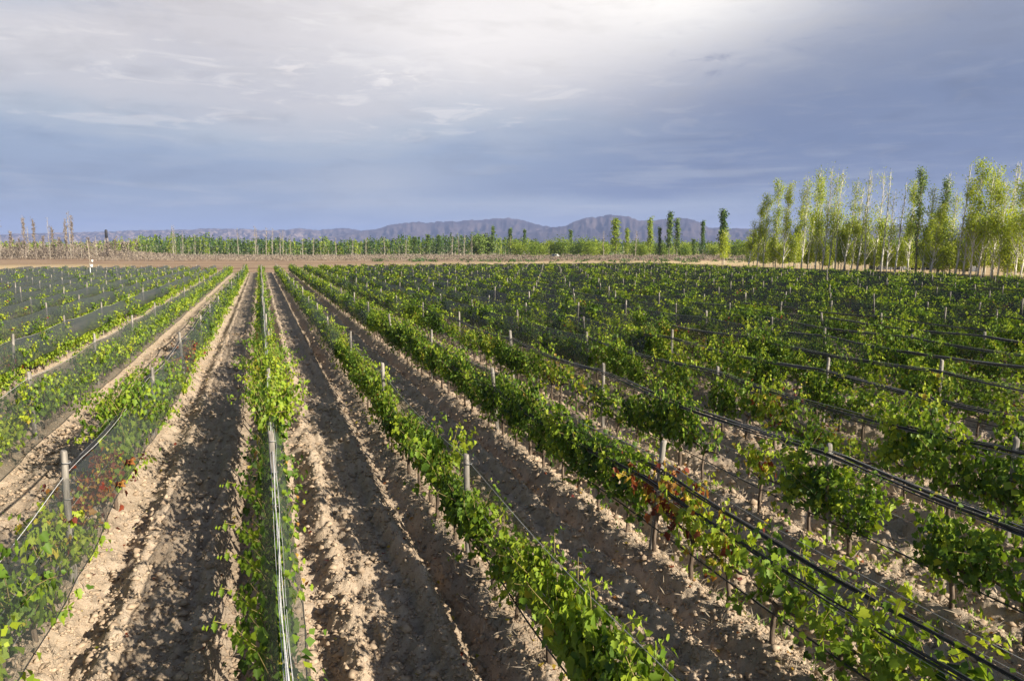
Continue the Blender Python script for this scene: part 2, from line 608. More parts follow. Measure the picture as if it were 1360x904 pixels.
# ------------------------------------------------------------------ ground and hills
def build_ground():
    fine = np.radians(np.arange(-24, 62, .075))
    coarse = np.radians(np.concatenate([np.arange(62, 336, 4.0)]))
    az = np.concatenate([fine, coarse])
    r1 = 2.5 * np.exp(np.arange(0, math.log(7 / 2.5), .03))
    r2 = 7.0 * np.exp(np.arange(0, math.log(170 / 7), .0058))
    r3 = 170 * np.exp(np.arange(0, math.log(14000 / 170), .045))
    r = np.concatenate([r1, r2, r3, [14000.0]])
    A, Rr = np.meshgrid(az, r)
    x, y = Rr * np.sin(A), Rr * np.cos(A)
    z = ground_h(x, y)
    z = z * np.clip((r[:, None] - 0) / 1, 0, 1)
    z = np.where(Rr > 900, 0.0, z)
    n, mcol = x.shape
    v = np.stack([x, y, z], -1).reshape(-1, 3)
    i = np.arange(n - 1)[:, None] * mcol
    j = np.arange(mcol)[None]
    j2 = (j + 1) % mcol
    q = np.stack([i + j, i + mcol + j, i + mcol + j2, i + j2], -1).reshape(-1, 4)[:, ::-1]
    b = MB()
    b.add(v, q)
    c0 = len(v)
    b.add(np.array([[0, 0, 0.0]]), [])
    jj = np.arange(mcol)
    b.f.setdefault((3, 0), []).append(np.stack([np.full(mcol, c0), (jj + 1) % mcol, jj], 1))
    o = b.obj('ground', M_SOIL, smooth=True)
    tag(o, kind='structure')


build_ground()

PROF = [(-160, 318), (-60, 314), (0, 312), (60, 310), (150, 308), (200, 306), (240, 306), (285, 304), (330, 305), (345, 306), (380, 306), (395, 303.5),
        (430, 306), (440, 305), (455, 303), (470, 305), (500, 310), (540, 318), (600, 326)]
PROF2 = [(380, 325), (430, 316), (470, 309), (500, 305), (515, 301), (530, 297), (560, 296), (600, 295), (640, 292), (680, 291), (700, 295), (725, 301), (745, 303),
         (790, 308), (860, 315), (930, 325)]
PROF3 = [(640, 322), (690, 312), (725, 304), (745, 302), (755, 298), (770, 292), (800, 287), (820, 286), (835, 290), (850, 294), (870, 293), (890, 291), (910, 291), (925, 296),
         (940, 303), (960, 304), (990, 304), (1040, 306), (1100, 304), (1180, 300), (1250, 300), (1300, 302), (1360, 304), (1480, 310), (1700, 325)]


def build_hill(prof, D, seed, rugged, label):
    px = np.arange(prof[0][0], prof[-1][0], 2.0)
    yy = np.interp(px, [p[0] for p in prof], [p[1] for p in prof])
    yy = np.convolve(np.pad(yy, 3, mode='edge'), np.ones(7) / 7, 'valid')
    crest = (330 - yy) / F * D + H
    crest = crest * (1 + .05 * vnoise(px * .12, px * 0, seed) + .03 * vnoise(px * .4, px * 0, seed + 1))
    s = np.linspace(-1, 1, 41)
    P, S = np.meshgrid(px, s, indexing='ij')
    dist = D + S * D * .16
    xx = (P - 680) / F * dist
    wx = dist * sy + xx * cy
    wy = dist * cy - xx * sy
    g = np.abs(vnoise(P * .11 + S * .8, S * 3.0, seed + 4)) * 2
    g2 = np.abs(vnoise(P * .33 + S, S * 6.0, seed + 5)) * 2
    shape = np.clip(1 - np.abs(S) ** 1.25, 0, 1)
    z = crest[:, None] * shape * (1 - rugged * (g * .6 + g2 * .35) * np.clip(np.abs(S) * 3.2, 0, 1) * (1 - np.abs(S) * .4))
    z += (vnoise(P * .9, S * 12, seed + 7)) * 6 * shape
    z = np.where(np.abs(S) > .98, -2, z)
    n, mc = P.shape
    i = np.arange(n - 1)[:, None] * mc
    j = np.arange(mc - 1)[None]
    q = np.stack([i + j, i + mc + j, i + mc + j + 1, i + j + 1], -1).reshape(-1, 4)
    b = MB()
    b.add(np.stack([wx, wy, z], -1).reshape(-1, 3), q)
    tag(b.obj('hills', M_HILL), kind='structure', label=label)


build_hill(PROF, 8200, 31, 1.0, 'low pale eroded bluffs along the left of the horizon')
build_hill(PROF2, 7400, 47, .55, 'broad flat topped purple hill in the middle of the horizon')
build_hill(PROF3, 6600, 59, .45, 'rounded purple hill right of the flat topped one')

hz = MB()
hz.box((0, 0, 208), (29500, 29500, 420))
ho = hz.obj('haze', mat_haze())
tag(ho, kind='stuff')


# ------------------------------------------------------------------ grapevines
def rot_frames(nrm, d):
    nrm = nrm / (np.linalg.norm(nrm, axis=1)[:, None] + 1e-9)
    d = d - (d * nrm).sum(1)[:, None] * nrm
    d = d / (np.linalg.norm(d, axis=1)[:, None] + 1e-9)
    u = np.cross(d, nrm)
    return u, d, nrm


LOBE = np.array([(0, 0), (.26, -.14), (.50, .08), (.40, .28), (.56, .52), (.30, .60), (.20, .82), (0, 1.0)])
LT = np.array([(a, b) for a, b in LOBE] + [(-a, b) for a, b in LOBE[1:-1]])      # 14 vertices
LF = [np.array([[0, 1, 2, 3, 4, 5, 6, 7]]), np.array([[7, 13, 12, 11, 10, 9, 8, 0]])]


def leaves_lobed(b, c, nrm, d, size, tint):
    u, d, nrm = rot_frames(nrm, d)
    n = len(c)
    fold = rng.uniform(.05, .6, n)
    droop = rng.uniform(-.1, .6, n)
    a = LT[None, :, 0] * size[:, None]
    v_ = LT[None, :, 1] * size[:, None]
    h = np.abs(a) * fold[:, None] - (LT[None, :, 1] ** 2) * size[:, None] * droop[:, None]
    v = c[:, None] + a[..., None] * u[:, None] + v_[..., None] * d[:, None] + h[..., None] * nrm[:, None]
    k = len(LT)
    off = (np.arange(n) * k)[:, None]
    b.add(v.reshape(-1, 3), [LF[0] + off, LF[1] + off], np.repeat(tint, k))


def leaves_quad(b, c, nrm, d, size, tint, mat=0, aspect=.5):
    u, d, nrm = rot_frames(nrm, d)
    n = len(c)
    s = size[:, None]
    fold = (size * rng.uniform(.0, .25, n))[:, None]
    v = np.stack([c, c + u * s * aspect + d * s * .42 + nrm * fold, c + d * s, c - u * s * aspect + d * s * .42 + nrm * fold], 1)
    off = (np.arange(n) * 4)[:, None]
    b.add(v.reshape(-1, 3), [np.array([[0, 1, 2, 3]]) + off], np.repeat(tint, 4), mat)


def gen_vine(seed, shoots=12, zlo=.5, zhi=1.2, xs=.17, ext=.46, lean=.0, base_t=.28, spread_t=.14, red=0., yellow=.025, arms=(), step=.038, fill=50, droop=.25, ls=.9):
    """leaf placement of one vine as arrays, and the paths of its shoots"""
    r = np.random.default_rng(seed)
    C, Nn, D, S, T, paths = [], [], [], [], [], []

    def shoot(p, drn, L, t0):
        pts = [p.copy()]
        drn = drn / np.linalg.norm(drn)
        n = int(L / step)
        for i in range(n):
            f = i / max(n - 1, 1)
            drn = drn + np.array([r.normal(0, .10), r.normal(0, .10), r.normal(0, .06) - .05 * f])
            if p[2] > zhi:
                drn[2] -= .22
            if p[2] < zlo - .12:
                drn[2] += .2
            drn = drn / np.linalg.norm(drn)
            p = p + drn * step
            pts.append(p.copy())
            for q in range(1 if f < .85 else 2):
                sd = 1 if (i + q) % 2 else -1
                out = np.array([math.copysign(.7, p[0] + r.normal(0, .12)), r.normal(0, .55), r.uniform(.1, .9)])
                off = np.array([r.normal(0, .055), r.normal(0, .055), r.normal(0, .03)])
                C.append(p + off)
                Nn.append(out + r.normal(0, .35, 3))
                D.append(np.array([math.copysign(.35, p[0] + sd * .1), sd * .5, -.7]) + r.normal(0, .35, 3))
                S.append(ls * r.uniform(.062, .118) * (1.05 - .55 * max(0, f - .6) / .4))
                tt = min(t0 + r.normal(0, .06) + .12 * max(0, f - .5), .56)
                if r.random() < red:
                    tt = r.uniform(.78, 1.0)
                elif r.random() < yellow:
                    tt = r.uniform(.62, .8)
                T.append(np.clip(tt, 0, 1))
        paths.append(np.array(pts))

    for i in range(shoots):
        y = -ext + 2 * ext * (i + r.uniform(.1, .9)) / shoots
        side = r.choice([-1, 1])
        p = np.array([r.normal(0, .03), y, zlo + r.uniform(-.05, .12)])
        up = r.random() > droop
        drn = np.array([side * r.uniform(.05, xs * 3.2) + lean, r.normal(0, .25), 1.0 if up else r.uniform(-.5, .15)])
        shoot(p, drn, (zhi - zlo) * r.uniform(.7, 1.25) if up else r.uniform(.25, .5), base_t + r.normal(0, spread_t))
    for (y, z, dx, dy, dz, L) in arms:
        shoot(np.array([0, y, z]), np.array([dx, dy, dz]), L, base_t + .18)
    for i in range(int(fill * 1.5)):
        p = np.array([r.normal(0, xs * .8) + lean * .2, r.uniform(-ext, ext), zlo + (zhi - zlo) * r.beta(1.4, 2.0) - .05])
        C.append(p)
        Nn.append(np.array([math.copysign(.8, p[0]), r.normal(0, .4), r.uniform(.0, .7)]) + r.normal(0, .3, 3))
        D.append(np.array([0, r.normal(0, .4), -1]) + r.normal(0, .3, 3))
        S.append(ls * r.uniform(.06, .11))
        T.append(np.clip(base_t - .05 + r.normal(0, .08), 0, 1) if r.random() > red else r.uniform(.78, 1))
    return [np.array(a) for a in (C, Nn, D, S, T)], paths


KINDS = {
    'full': [gen_vine(100 + i, shoots=15, zlo=.46, zhi=1.18 + .13 * (i % 3), xs=.11, base_t=.24 + .05 * (i % 3), spread_t=.17, fill=190, yellow=.006, droop=.3, ls=.84) for i in range(7)],
    'hedge': [gen_vine(250 + i, shoots=16, zlo=.52, zhi=1.0 + .06 * (i % 3), xs=.10, base_t=.27 + .05 * (i % 3), spread_t=.16, fill=210, yellow=.006, droop=.28, ls=.84) for i in range(6)],
    'open': [gen_vine(120 + i, shoots=9, zlo=.46, zhi=1.2 + .15 * (i % 2), xs=.13, base_t=.34, fill=40, yellow=.012) for i in range(4)],
    'thin': [gen_vine(140 + i, shoots=5, zhi=1.0, xs=.2, base_t=.36, fill=8, yellow=.2) for i in range(3)],
    'red': [gen_vine(160 + i, shoots=10, zhi=1.05, xs=.18, base_t=.5, red=.72, yellow=.6, fill=30) for i in range(2)],
    'yellow': [gen_vine(170 + i, shoots=11, zhi=1.05, xs=.18, base_t=.48, red=.10, yellow=.22, fill=35) for i in range(3)],
    'skirt': [gen_vine(180 + i, shoots=13, zlo=.30, zhi=.66, xs=.24, base_t=.48, fill=70, yellow=.05, droop=.4, lean=.06) for i in range(4)],
    'low': [gen_vine(190 + i, shoots=16, zlo=.38, zhi=1.0, xs=.21, base_t=.42, fill=90) for i in range(4)],
    'narrow': [gen_vine(200 + i, shoots=11, zlo=.48, zhi=1.06, xs=.08, base_t=.28, fill=50, lean=-.04) for i in range(4)],
    'bush': [gen_vine(220 + i, shoots=17, zhi=1.55, xs=.07, base_t=.38, fill=80, yellow=.01, droop=.05,
                      arms=[(.1, 1.3, 1, -.2, .12, .6), (-.2, 1.25, .9, .3, .1, .45)]) for i in range(3)],
    'crest': [gen_vine(235 + i, shoots=12, zhi=1.45, xs=.06, base_t=.36, fill=50, yellow=.01, droop=.1) for i in range(3)],
    'spill': [gen_vine(240 + i, shoots=17, zhi=1.42, xs=.30, base_t=.40, fill=70, lean=-.45, yellow=.01) for i in range(3)],
    'arm': [gen_vine(230 + i, shoots=14, zhi=1.15, xs=.18, base_t=.28, fill=70, arms=[(.0, 1.05, 1, .5, .18, .8), (.2, 1.1, .8, .8, .3, .5)]) for i in range(2)],
}
DESC = {'full': 'dense green grapevine', 'hedge': 'dense green grapevine', 'open': 'loose green grapevine', 'thin': 'sparse pale grapevine', 'red': 'red-leaved grapevine',
        'yellow': 'yellowing grapevine', 'skirt': 'low yellow-green grapevine', 'low': 'green netted grapevine', 'narrow': 'slim netted grapevine',
        'bush': 'bright overgrown grapevine', 'arm': 'long-armed green grapevine', 'spill': 'leaning bright grapevine', 'crest': 'slim tall grapevine'}


def vine_meshes(kind, i):
    (C, Nn, D, S, T), paths = KINDS[kind][i]
    b = MB()
    leaves_lobed(b, C, Nn, D, S, T)
    leaf = b.mesh('foliage', M_VINE)
    c = MB()
    for p in paths:
        c.tube(p[::3] if len(p) > 6 else p, np.linspace(.006, .0025, len(p[::3] if len(p) > 6 else p)), 4, False)
    cane = c.mesh('canes', M_CANE)
    r = np.random.default_rng(500 + i)
    w = MB()
    zc = .38 if kind in ('skirt', 'low', 'narrow') else .46
    x0, y0 = r.normal(0, .03, 2)
    tk = r.uniform(.62, .95)
    w.tube([(x0, y0, -.12), (x0 + r.normal(0, .02), y0 + r.normal(0, .02), zc * .4), (x0 * .5, y0 * .5 + r.normal(0, .02), zc * .8), (0, 0, zc)],
           np.array([.042, .034, .030, .032]) * tk, 7)
    for s in (-1, 1):
        w.tube([(0, 0, zc - .01), (r.normal(0, .015), s * .14, zc + .05), (r.normal(0, .02), s * .30, zc + .05), (0, s * .43, zc + .07)], [.026, .020, .016, .010], 6)
    trunk = w.mesh('trunk', M_BARK, True)
    return trunk, cane, leaf


VM = {k: [vine_meshes(k, i) for i in range(len(v))] for k, v in KINDS.items()}


def vine_kind(k, y, r):
    q = r.random()
    if k == 0:
        if 13.0 < y < 17.6:
            return 'bush'
        if 17.6 < y < 24.5:
            return 'crest' if q < .8 else 'narrow'
        return 'narrow' if q < .93 else None
    if k == -1:
        if 8.3 < y < 10.2:
            return 'skirt' if q < .8 else 'yellow'
        if 10.2 < y < 12.0:
            return 'skirt' if q < .7 else 'red'
        if 12.0 < y < 13.2:
            return 'red'
        if y < 21.5:
            return 'spill' if q < .72 else 'skirt'
        if y < 29:
            return 'skirt' if q < .7 else ('red' if q < .85 else None)
        return ['low', 'skirt', 'full', 'skirt'][int(q * 4)]
    if k == -2:
        return 'low' if q < .88 else 'open'
    if k <= -3:
        return ['skirt', 'low', 'skirt', 'low', 'skirt', 'full', 'low', 'yellow', 'skirt', None][int(q * 10)]
    if k == 2 and 8.3 < y < 9.1:
        return 'red'
    if k == 2 and 7.0 < y < 8.3:
        return ['yellow', 'thin', 'red', 'yellow'][int(q * 4)]
    if k == 2 and y <= 7.2:
        return 'open' if q < .7 else 'yellow'
    if k == 1:
        return 'hedge' if q < .82 else ('arm' if q < .92 else 'open')
    if k == 2:
        return 'full' if q < .72 else ('open' if q < .86 else ('yellow' if q < .93 else 'arm'))
    return ['full', 'full', 'full', 'open', 'open', 'full', 'arm', 'full', 'open', 'yellow', 'thin', None][int(q * 12)]


cand = []
VSP = .86
for k in range(K0, K1 + 1):
    r = random.Random(900 + k)
    x = ROW0 + k * ROW
    y = 2.0 + r.random() * VSP
    while y < YEND - .5:
        yv = y + r.uniform(-.08, .08)
        kd = vine_kind(k, yv, r)
        i = r.randrange(len(KINDS[kd])) if kd else 0
        fl = r.random() < .5
        if kd:
            cand.append([k, x + r.gauss(0, .035), yv, kd, i, fl, r.uniform(.92, 1.1)])
        y += VSP
cx = np.array([c[1] for c in cand])
cyy = np.array([c[2] for c in cand])
px, py, dep = project(cx, cyy, np.full(len(cx), .65))
pxt, pyt, _ = project(cx, cyy, np.full(len(cx), 1.0))
inside = (px > -8) & (px < 1368) & (pyt < 900) & (dep > 1)
order = np.argsort(np.where(inside, dep, 1e9))
IND = set(order[:300].tolist())
MAXD = 0.
near_count = {}
far = MB()
fartrunk = []
gz = ground_h(cx, cyy)
for n_, c in enumerate(cand):
    k, x, y, kd, i, fl, s = c
    rz = math.pi if (fl and kd not in ('bush', 'arm', 'skirt', 'narrow', 'spill')) else 0.0
    if kd == 'skirt' and k > 0:
        rz = math.pi
    z = gz[n_] - .02
    if n_ in IND:
        MAXD = max(MAXD, dep[n_])
        near_count[k] = near_count.get(k, 0) + 1
        lab = '%s, %s in view along %s' % (DESC[kd], ordw(near_count[k]), rowname(k))
        o = empty('grapevine', (x, y, z), lab, 'grapevine', 'grapevines trained along the vineyard rows', rz)
        o.scale = (s, s, s * (.88 + .3 * abs(math.sin(n_ * 12.9898 + k))) * (.94 if k == 1 else 1.0))
        for nm, me in zip(('trunk', 'canes', 'foliage'), VM[kd][i]):
            link(nm, me, o)
        continue
    d = dep[n_]
    if d < 1 and not (abs(x) < 14 and y < 10):
        continue
    if px[n_] < -260 or px[n_] > 1560:
        if not (y < 14 and abs(x) < 16):
            continue
    (C, Nn, D, S, T), paths = KINDS[kd][i]
    d = max(d, 12)
    keep = float(np.clip(30.0 / d, .12, .85)) * (.72 if (k > 3 and d > 34) else 1.0)
    sel = rng.random(len(C)) < keep
    s = s * (.9 + .25 * abs(math.sin(n_ * 12.9898 + k)))
    sc_f = min((1 / keep) ** .5 * 1.05, 2.7)
    if y > 28 and k > 4 and rng.random() < .16:
        continue
    ca, sa = math.cos(rz), math.sin(rz)
    rt = np.array([[ca, -sa, 0], [sa, ca, 0], [0, 0, 1]])
    cc = (C[sel] * s) @ rt.T + np.array([x, y, z])
    leaves_quad(far, cc, Nn[sel] @ rt.T, D[sel] @ rt.T, S[sel] * s * sc_f * 1.08, np.clip(np.where(T[sel] > .6, T[sel], np.minimum(T[sel] + .06 + .10 * rng.normal(), .6)), 0, 1), 0, .52)
    if d < 80:
        far.tube([(x, y, z - .1), (x + .02, y, z + .5)], [.035, .028], 4, False, None, 1)
fo = far.obj('grapevines_beyond', [M_VINE, M_BARK])
tag(fo, 'mass of small distant grapevines filling the far rows of the vineyard', 'grapevines', kind='stuff')
print('individual vines to', MAXD)

# ------------------------------------------------------------------ trellis posts
PH = 1.52
pc = []
for k in range(K0, K1 + 1):
    x = ROW0 + k * ROW
    for n_ in range(-2, 20):
        r = random.Random(k * 131 + n_)
        y = 10.4 - .26 * x + 7.0 * n_ + r.uniform(-.35, .35)
        while_y = y
        if k == -1 and n_ == 0:
            while_y = y = 10.3
        if 1.5 < while_y < YEND - 1:
            pc.append((k, x + .02 + r.uniform(-.03, .03), y, r))
POSTY = {}
for k, x, y, r in pc:
    POSTY.setdefault(k, []).append(y)
ax, ay = np.array([p[1] for p in pc]), np.array([p[2] for p in pc])
ppx, ppy, pdep = project(ax, ay, np.full(len(ax), PH))
pin = (ppx > 2) & (ppx < 1358) & (ppy < 890) & (pdep > 1)
pord = np.argsort(np.where(pin, pdep, 1e9))
PIND = set(pord[:300].tolist())


def post_mesh(seed, into=None, at=(0, 0, 0), h=PH):
    r = np.random.default_rng(seed)
    b = into or MB()
    rad = r.uniform(.034, .046)
    zz = np.array([-.3, 0, .35, .7, 1.1, h - .05, h - .012, h])
    lx, ly = r.normal(0, .02, 2)
    pts = np.stack([lx * zz + r.normal(0, .004, 8), ly * zz + r.normal(0, .004, 8), zz], 1) + np.array(at)
    b.tube(pts, rad * np.array([1.08, 1.06, 1.0, 1.02, .97, .95, .90, .72]), 9)
    return b


PM = [post_mesh(40 + i, h=PH + .04 * (i % 3)).mesh('trellis_post', M_POST) for i in range(6)]
BAND_ME = []
for zb in (PH - .13, .98):
    th = np.linspace(0, 2 * math.pi, 14)
    BANDS = MB()
    BANDS.tube(np.stack([.045 * np.cos(th), .045 * np.sin(th), np.full(14, zb)], 1), .005, 5, False)
    BAND_ME.append(BANDS.mesh('wire_tie', M_WIRE))
pcount = {}
restp = MB()
for n_, (k, x, y, r) in enumerate(pc):
    z = gh(x, y)
    if n_ in PIND:
        pcount[k] = pcount.get(k, 0) + 1
        lab = '%s wooden post, %s in view along %s' % ('bleached' if k < 0 else 'weathered grey', ordw(pcount[k]), rowname(k))
        o = link('trellis_post', PM[r.randrange(6)])
        o.location = (x, y, z)
        o.rotation_euler = (r.gauss(0, .035), r.gauss(0, .04), r.uniform(0, 6.28))
        o.scale = (1, 1, 1.09 if (k == -1 and abs(y - 10.3) < .01) else r.uniform(.90, 1.05))
        tag(o, lab, 'post', 'wooden posts of the vine trellis')
        if pdep[n_] < 24:
            for bm_ in BAND_ME:
                link('wire_tie', bm_, o)
    elif pin[n_]:
        post_mesh(n_, restp, (x, y, z))
if restp.n:
    tag(restp.obj('posts_beyond', M_POST), 'distant small trellis posts scattered through the far vine rows', 'posts', kind='stuff')


# ------------------------------------------------------------------ nets, wires, hoses
def topz(k, y):
    ps = np.array(sorted(POSTY[k]))
    y = np.asarray(y, float)
    i = np.clip(np.searchsorted(ps, y) - 1, 0, len(ps) - 2)
    f = np.clip((y - ps[i]) / (ps[i + 1] - ps[i]), 0, 1)
    return 1.45 - .10 * 4 * f * (1 - f) + .015 * vnoise(y * .7, k + 0 * y, 61)


def sheet(b, k, side, y0, y1, hem, off, step=.6, xt=.04):
    n = max(int((y1 - y0) / step), 2)
    ys = np.linspace(y0, y1, n)
    x0 = ROW0 + k * ROW
    zt = topz(k, ys)
    hz_ = hem + .10 * vnoise(ys * .45, ys * 0 + k, 62) + .05 * vnoise(ys * 1.7, ys * 0 + k, 63)
    zb = np.maximum(hz_, .05)
    ox = off + .10 * vnoise(ys * .5, ys * 0 + k * 3 + side, 64)
    cols = []
    for f in np.linspace(0, 1, 6):
        bul = math.sin(f * math.pi) * .07
        xx = x0 + side * (xt + (ox - xt) * f ** .8 + bul + .05 * f * vnoise(ys * 1.3, ys * 0 + f * 5, 65 + side))
        cols.append(np.stack([xx, ys, zt + (zb - zt) * f], 1))
    v = np.stack(cols, 1)
    m = 6
    i = np.arange(n - 1)[:, None] * m
    j = np.arange(m - 1)[None]
    q = np.stack([i + j, i + m + j, i + m + j + 1, i + j + 1], -1).reshape(-1, 4)
    b.add(v.reshape(-1, 3), q)
    return v[:, -1]


def strand(b, k, y0, y1, dx, dz, rad, seed, step=.5, amp=.03, mat=0, sides=5):
    ys = np.arange(y0, y1 + step, step)
    x0 = ROW0 + k * ROW
    p = np.stack([x0 + dx + amp * vnoise(ys * .8, ys * 0, seed), ys, topz(k, ys) + dz + amp * vnoise(ys * .9, ys * 0, seed + 1)], 1)
    b.tube(p, rad * (1 + .9 * vnoise(ys * 2.2, ys * 0, seed + 2)), sides, True, None, mat)


def net_plan(k):
    """(side, from, to, hem height, offset) of hanging sheets and (side, from, to) of rolled ones"""
    r = random.Random(k * 17 + 5)
    if k == 0:
        return [(1, 3, YEND, .30, .20), (-1, 3, YEND, .46, .15)], []
    if k == -1:
        return [(1, 3, 23.5, .60, .30), (1, 23.5, YEND, .5, .22), (-1, 3, 11.0, .5, .24)], [(-1, 11.0, 60)]
    if k == -2:
        return [(1, 3, YEND, .20, .34), (-1, 16.5, YEND, .45, .2)], [(-1, 3, 16.5)]
    if k <= -3:
        return [(1, 3, YEND, .62 + .1 * (k % 2), .25), (-1, 20, YEND, .6, .22)], []
    if k == 1:
        return [(1, 3, YEND, .12, .30), (-1, 26, YEND, .55, .30)], []
    if k == 2:
        return [(1, 14.0, YEND, .18, .30), (-1, 36, YEND, .6, .30)], [(1, 2, 14.2), (-1, 2, 36)]
    if k == 3:
        return [(1, 14.5, YEND, .2, .30), (-1, 40, YEND, .6, .3)], [(1, 2, 14.7), (-1, 2, 40)]
    a = r.uniform(14, 22) if k % 2 else r.uniform(8, 13)
    sh, ro = [(1, a, YEND, .2 + .15 * r.random(), .30)], [(1, 1, a + .2)]
    y = r.uniform(16, 26)
    ro.append((-1, 1, y))
    while y < YEND - 5:
        L = r.choice([7, 14, 14, 21])
        e = min(y + L, YEND)
        if r.random() < .85:
            sh.append((-1, y, e, r.uniform(.4, .75), .27))
        else:
            ro.append((-1, y, e))
        y = e
    return sh, ro


for k in range(K0, K1 + 1):
    sh, ro = net_plan(k)
    x = ROW0 + k * ROW
    state = 'hanging full length' if not ro else 'partly rolled up'
    o = empty('hail_net', (x, 3, 0), 'black hail net %s on %s' % (state, rowname(k)), 'hail net', 'hail nets covering the vine rows')
    o.location = (0, 0, 0)
    b = MB()
    hem = MB()
    for s, y0, y1, hm, of in sh:
        e = sheet(b, k, s, y0, y1, hm, of)
        hem.tube(e, .007 if abs(k) < 4 else .009, 4, False)
    b.obj('net_sheet', M_NET if -3 < k < 4 else M_NETFAR, o)
    hem.obj('hem_cord', M_HOSE, o)
    if ro:
        for s, y0, y1 in ro:
            rb = MB()
            dz = (-.16 if s > 0 else -.30) if k == 2 else 0.0
            strand(rb, k, y0, y1, s * .07, dz - .02, .013, 70 + k)
            strand(rb, k, y0, y1, s * .09, dz - .05, .010, 170 + k)
            strand(rb, k, y0, y1, s * .05, dz - .035, .009, 270 + k)
            strand(rb, k, y0, y1, s * .08, dz - .005, .002, 370 + k, mat=1)
            strand(rb, k, y0, y1, s * .11, dz - .045, .0022, 470 + k, mat=1)
            rb.obj('rolled_net', [M_HOSE, M_WIRE], o)
    if k == 0:
        rb = MB()
        for j, (dx, rad) in enumerate(((.0, .0055), (.03, .003), (-.025, .003), (.045, .0025), (.012, .003))):
            strand(rb, 0, 3, 60, dx, .02 - .01 * j, rad, 570 + j * 3, amp=.035)
        rb.obj('white_cord', M_ROPE, o)
    if -3 <= k <= 9:
        w = empty('trellis_wire', (0, 0, 0), 'thin steel trellis wires along %s' % rowname(k), 'wire', 'steel wires of the vine trellis')
        for zz, nm in ((0, 'top_wire'), (-.47, 'foliage_wire'), (-.9, 'cordon_wire')):
            wb = MB()
            strand(wb, k, 2.5, 70, .0, zz + .005, .004, 670 + k, step=.8, amp=.015, sides=4)
            wb.obj('wire', M_ROPE if zz == 0 and k <= 0 else M_WIRE, w)
        hb = MB()
        ys = np.arange(2.5, 60, .3)
        zz = ground_h(np.full(len(ys), x), ys)
        zz = np.convolve(np.pad(zz, 6, mode='edge'), np.ones(13) / 13, 'valid')
        hb.tube(np.stack([x - .05 + .04 * vnoise(ys * .6, ys * 0 + k, 90), ys, zz + .36 + .05 * vnoise(ys * .7, ys * 0 + k, 91)], 1), .010, 5)
        tag(hb.obj('drip_hose', M_HOSE), 'black drip irrigation hose hung low along %s' % rowname(k), 'hose', 'drip hoses under the vines')


# ------------------------------------------------------------------ soil clods, straw, fallen leaves
def scatter(n, r0, r1, az0=-20, az1=56):
    u = rng.random(n)
    rr = r0 * (r1 / r0) ** u
    a = np.radians(rng.uniform(az0, az1, n))
    return rr * np.sin(a), rr * np.cos(a)


def build_clods():
    x, y = scatter(95000, 6.5, 40)
    z = ground_h(x, y)
    n = len(x)
    s = np.exp(rng.normal(math.log(.012), .62, n)).clip(.004, .065) * (1 + (np.hypot(x, y) / 30))
    o6 = np.array([[1, 0, 0], [0, 1, 0], [-1, 0, 0], [0, -1, 0], [0, 0, 1], [0, 0, -1.0]])
    v = o6[None] * s[:, None, None] * rng.uniform(.55, 1.3, (n, 6, 1)) * np.array([1, 1, .6]) + rng.normal(0, .12, (n, 6, 3)) * s[:, None, None]
    th = rng.uniform(0, 6.28, n)
    ca, sa = np.cos(th)[:, None], np.sin(th)[:, None]
    v = np.stack([v[..., 0] * ca - v[..., 1] * sa, v[..., 0] * sa + v[..., 1] * ca, v[..., 2]], -1)
    v += np.stack([x, y, z + s * .25], -1)[:, None]
    f = np.array([[0, 1, 4], [1, 2, 4], [2, 3, 4], [3, 0, 4], [1, 0, 5], [2, 1, 5], [3, 2, 5], [0, 3, 5]])
    b = MB()
    b.add(v.reshape(-1, 3), (f[None] + (np.arange(n) * 6)[:, None, None]).reshape(-1, 3))
    tag(b.obj('soil_clods', M_CLOD), 'loose crumbly soil clods strewn over the ploughed alleys', 'soil clods', kind='stuff')


build_clods()


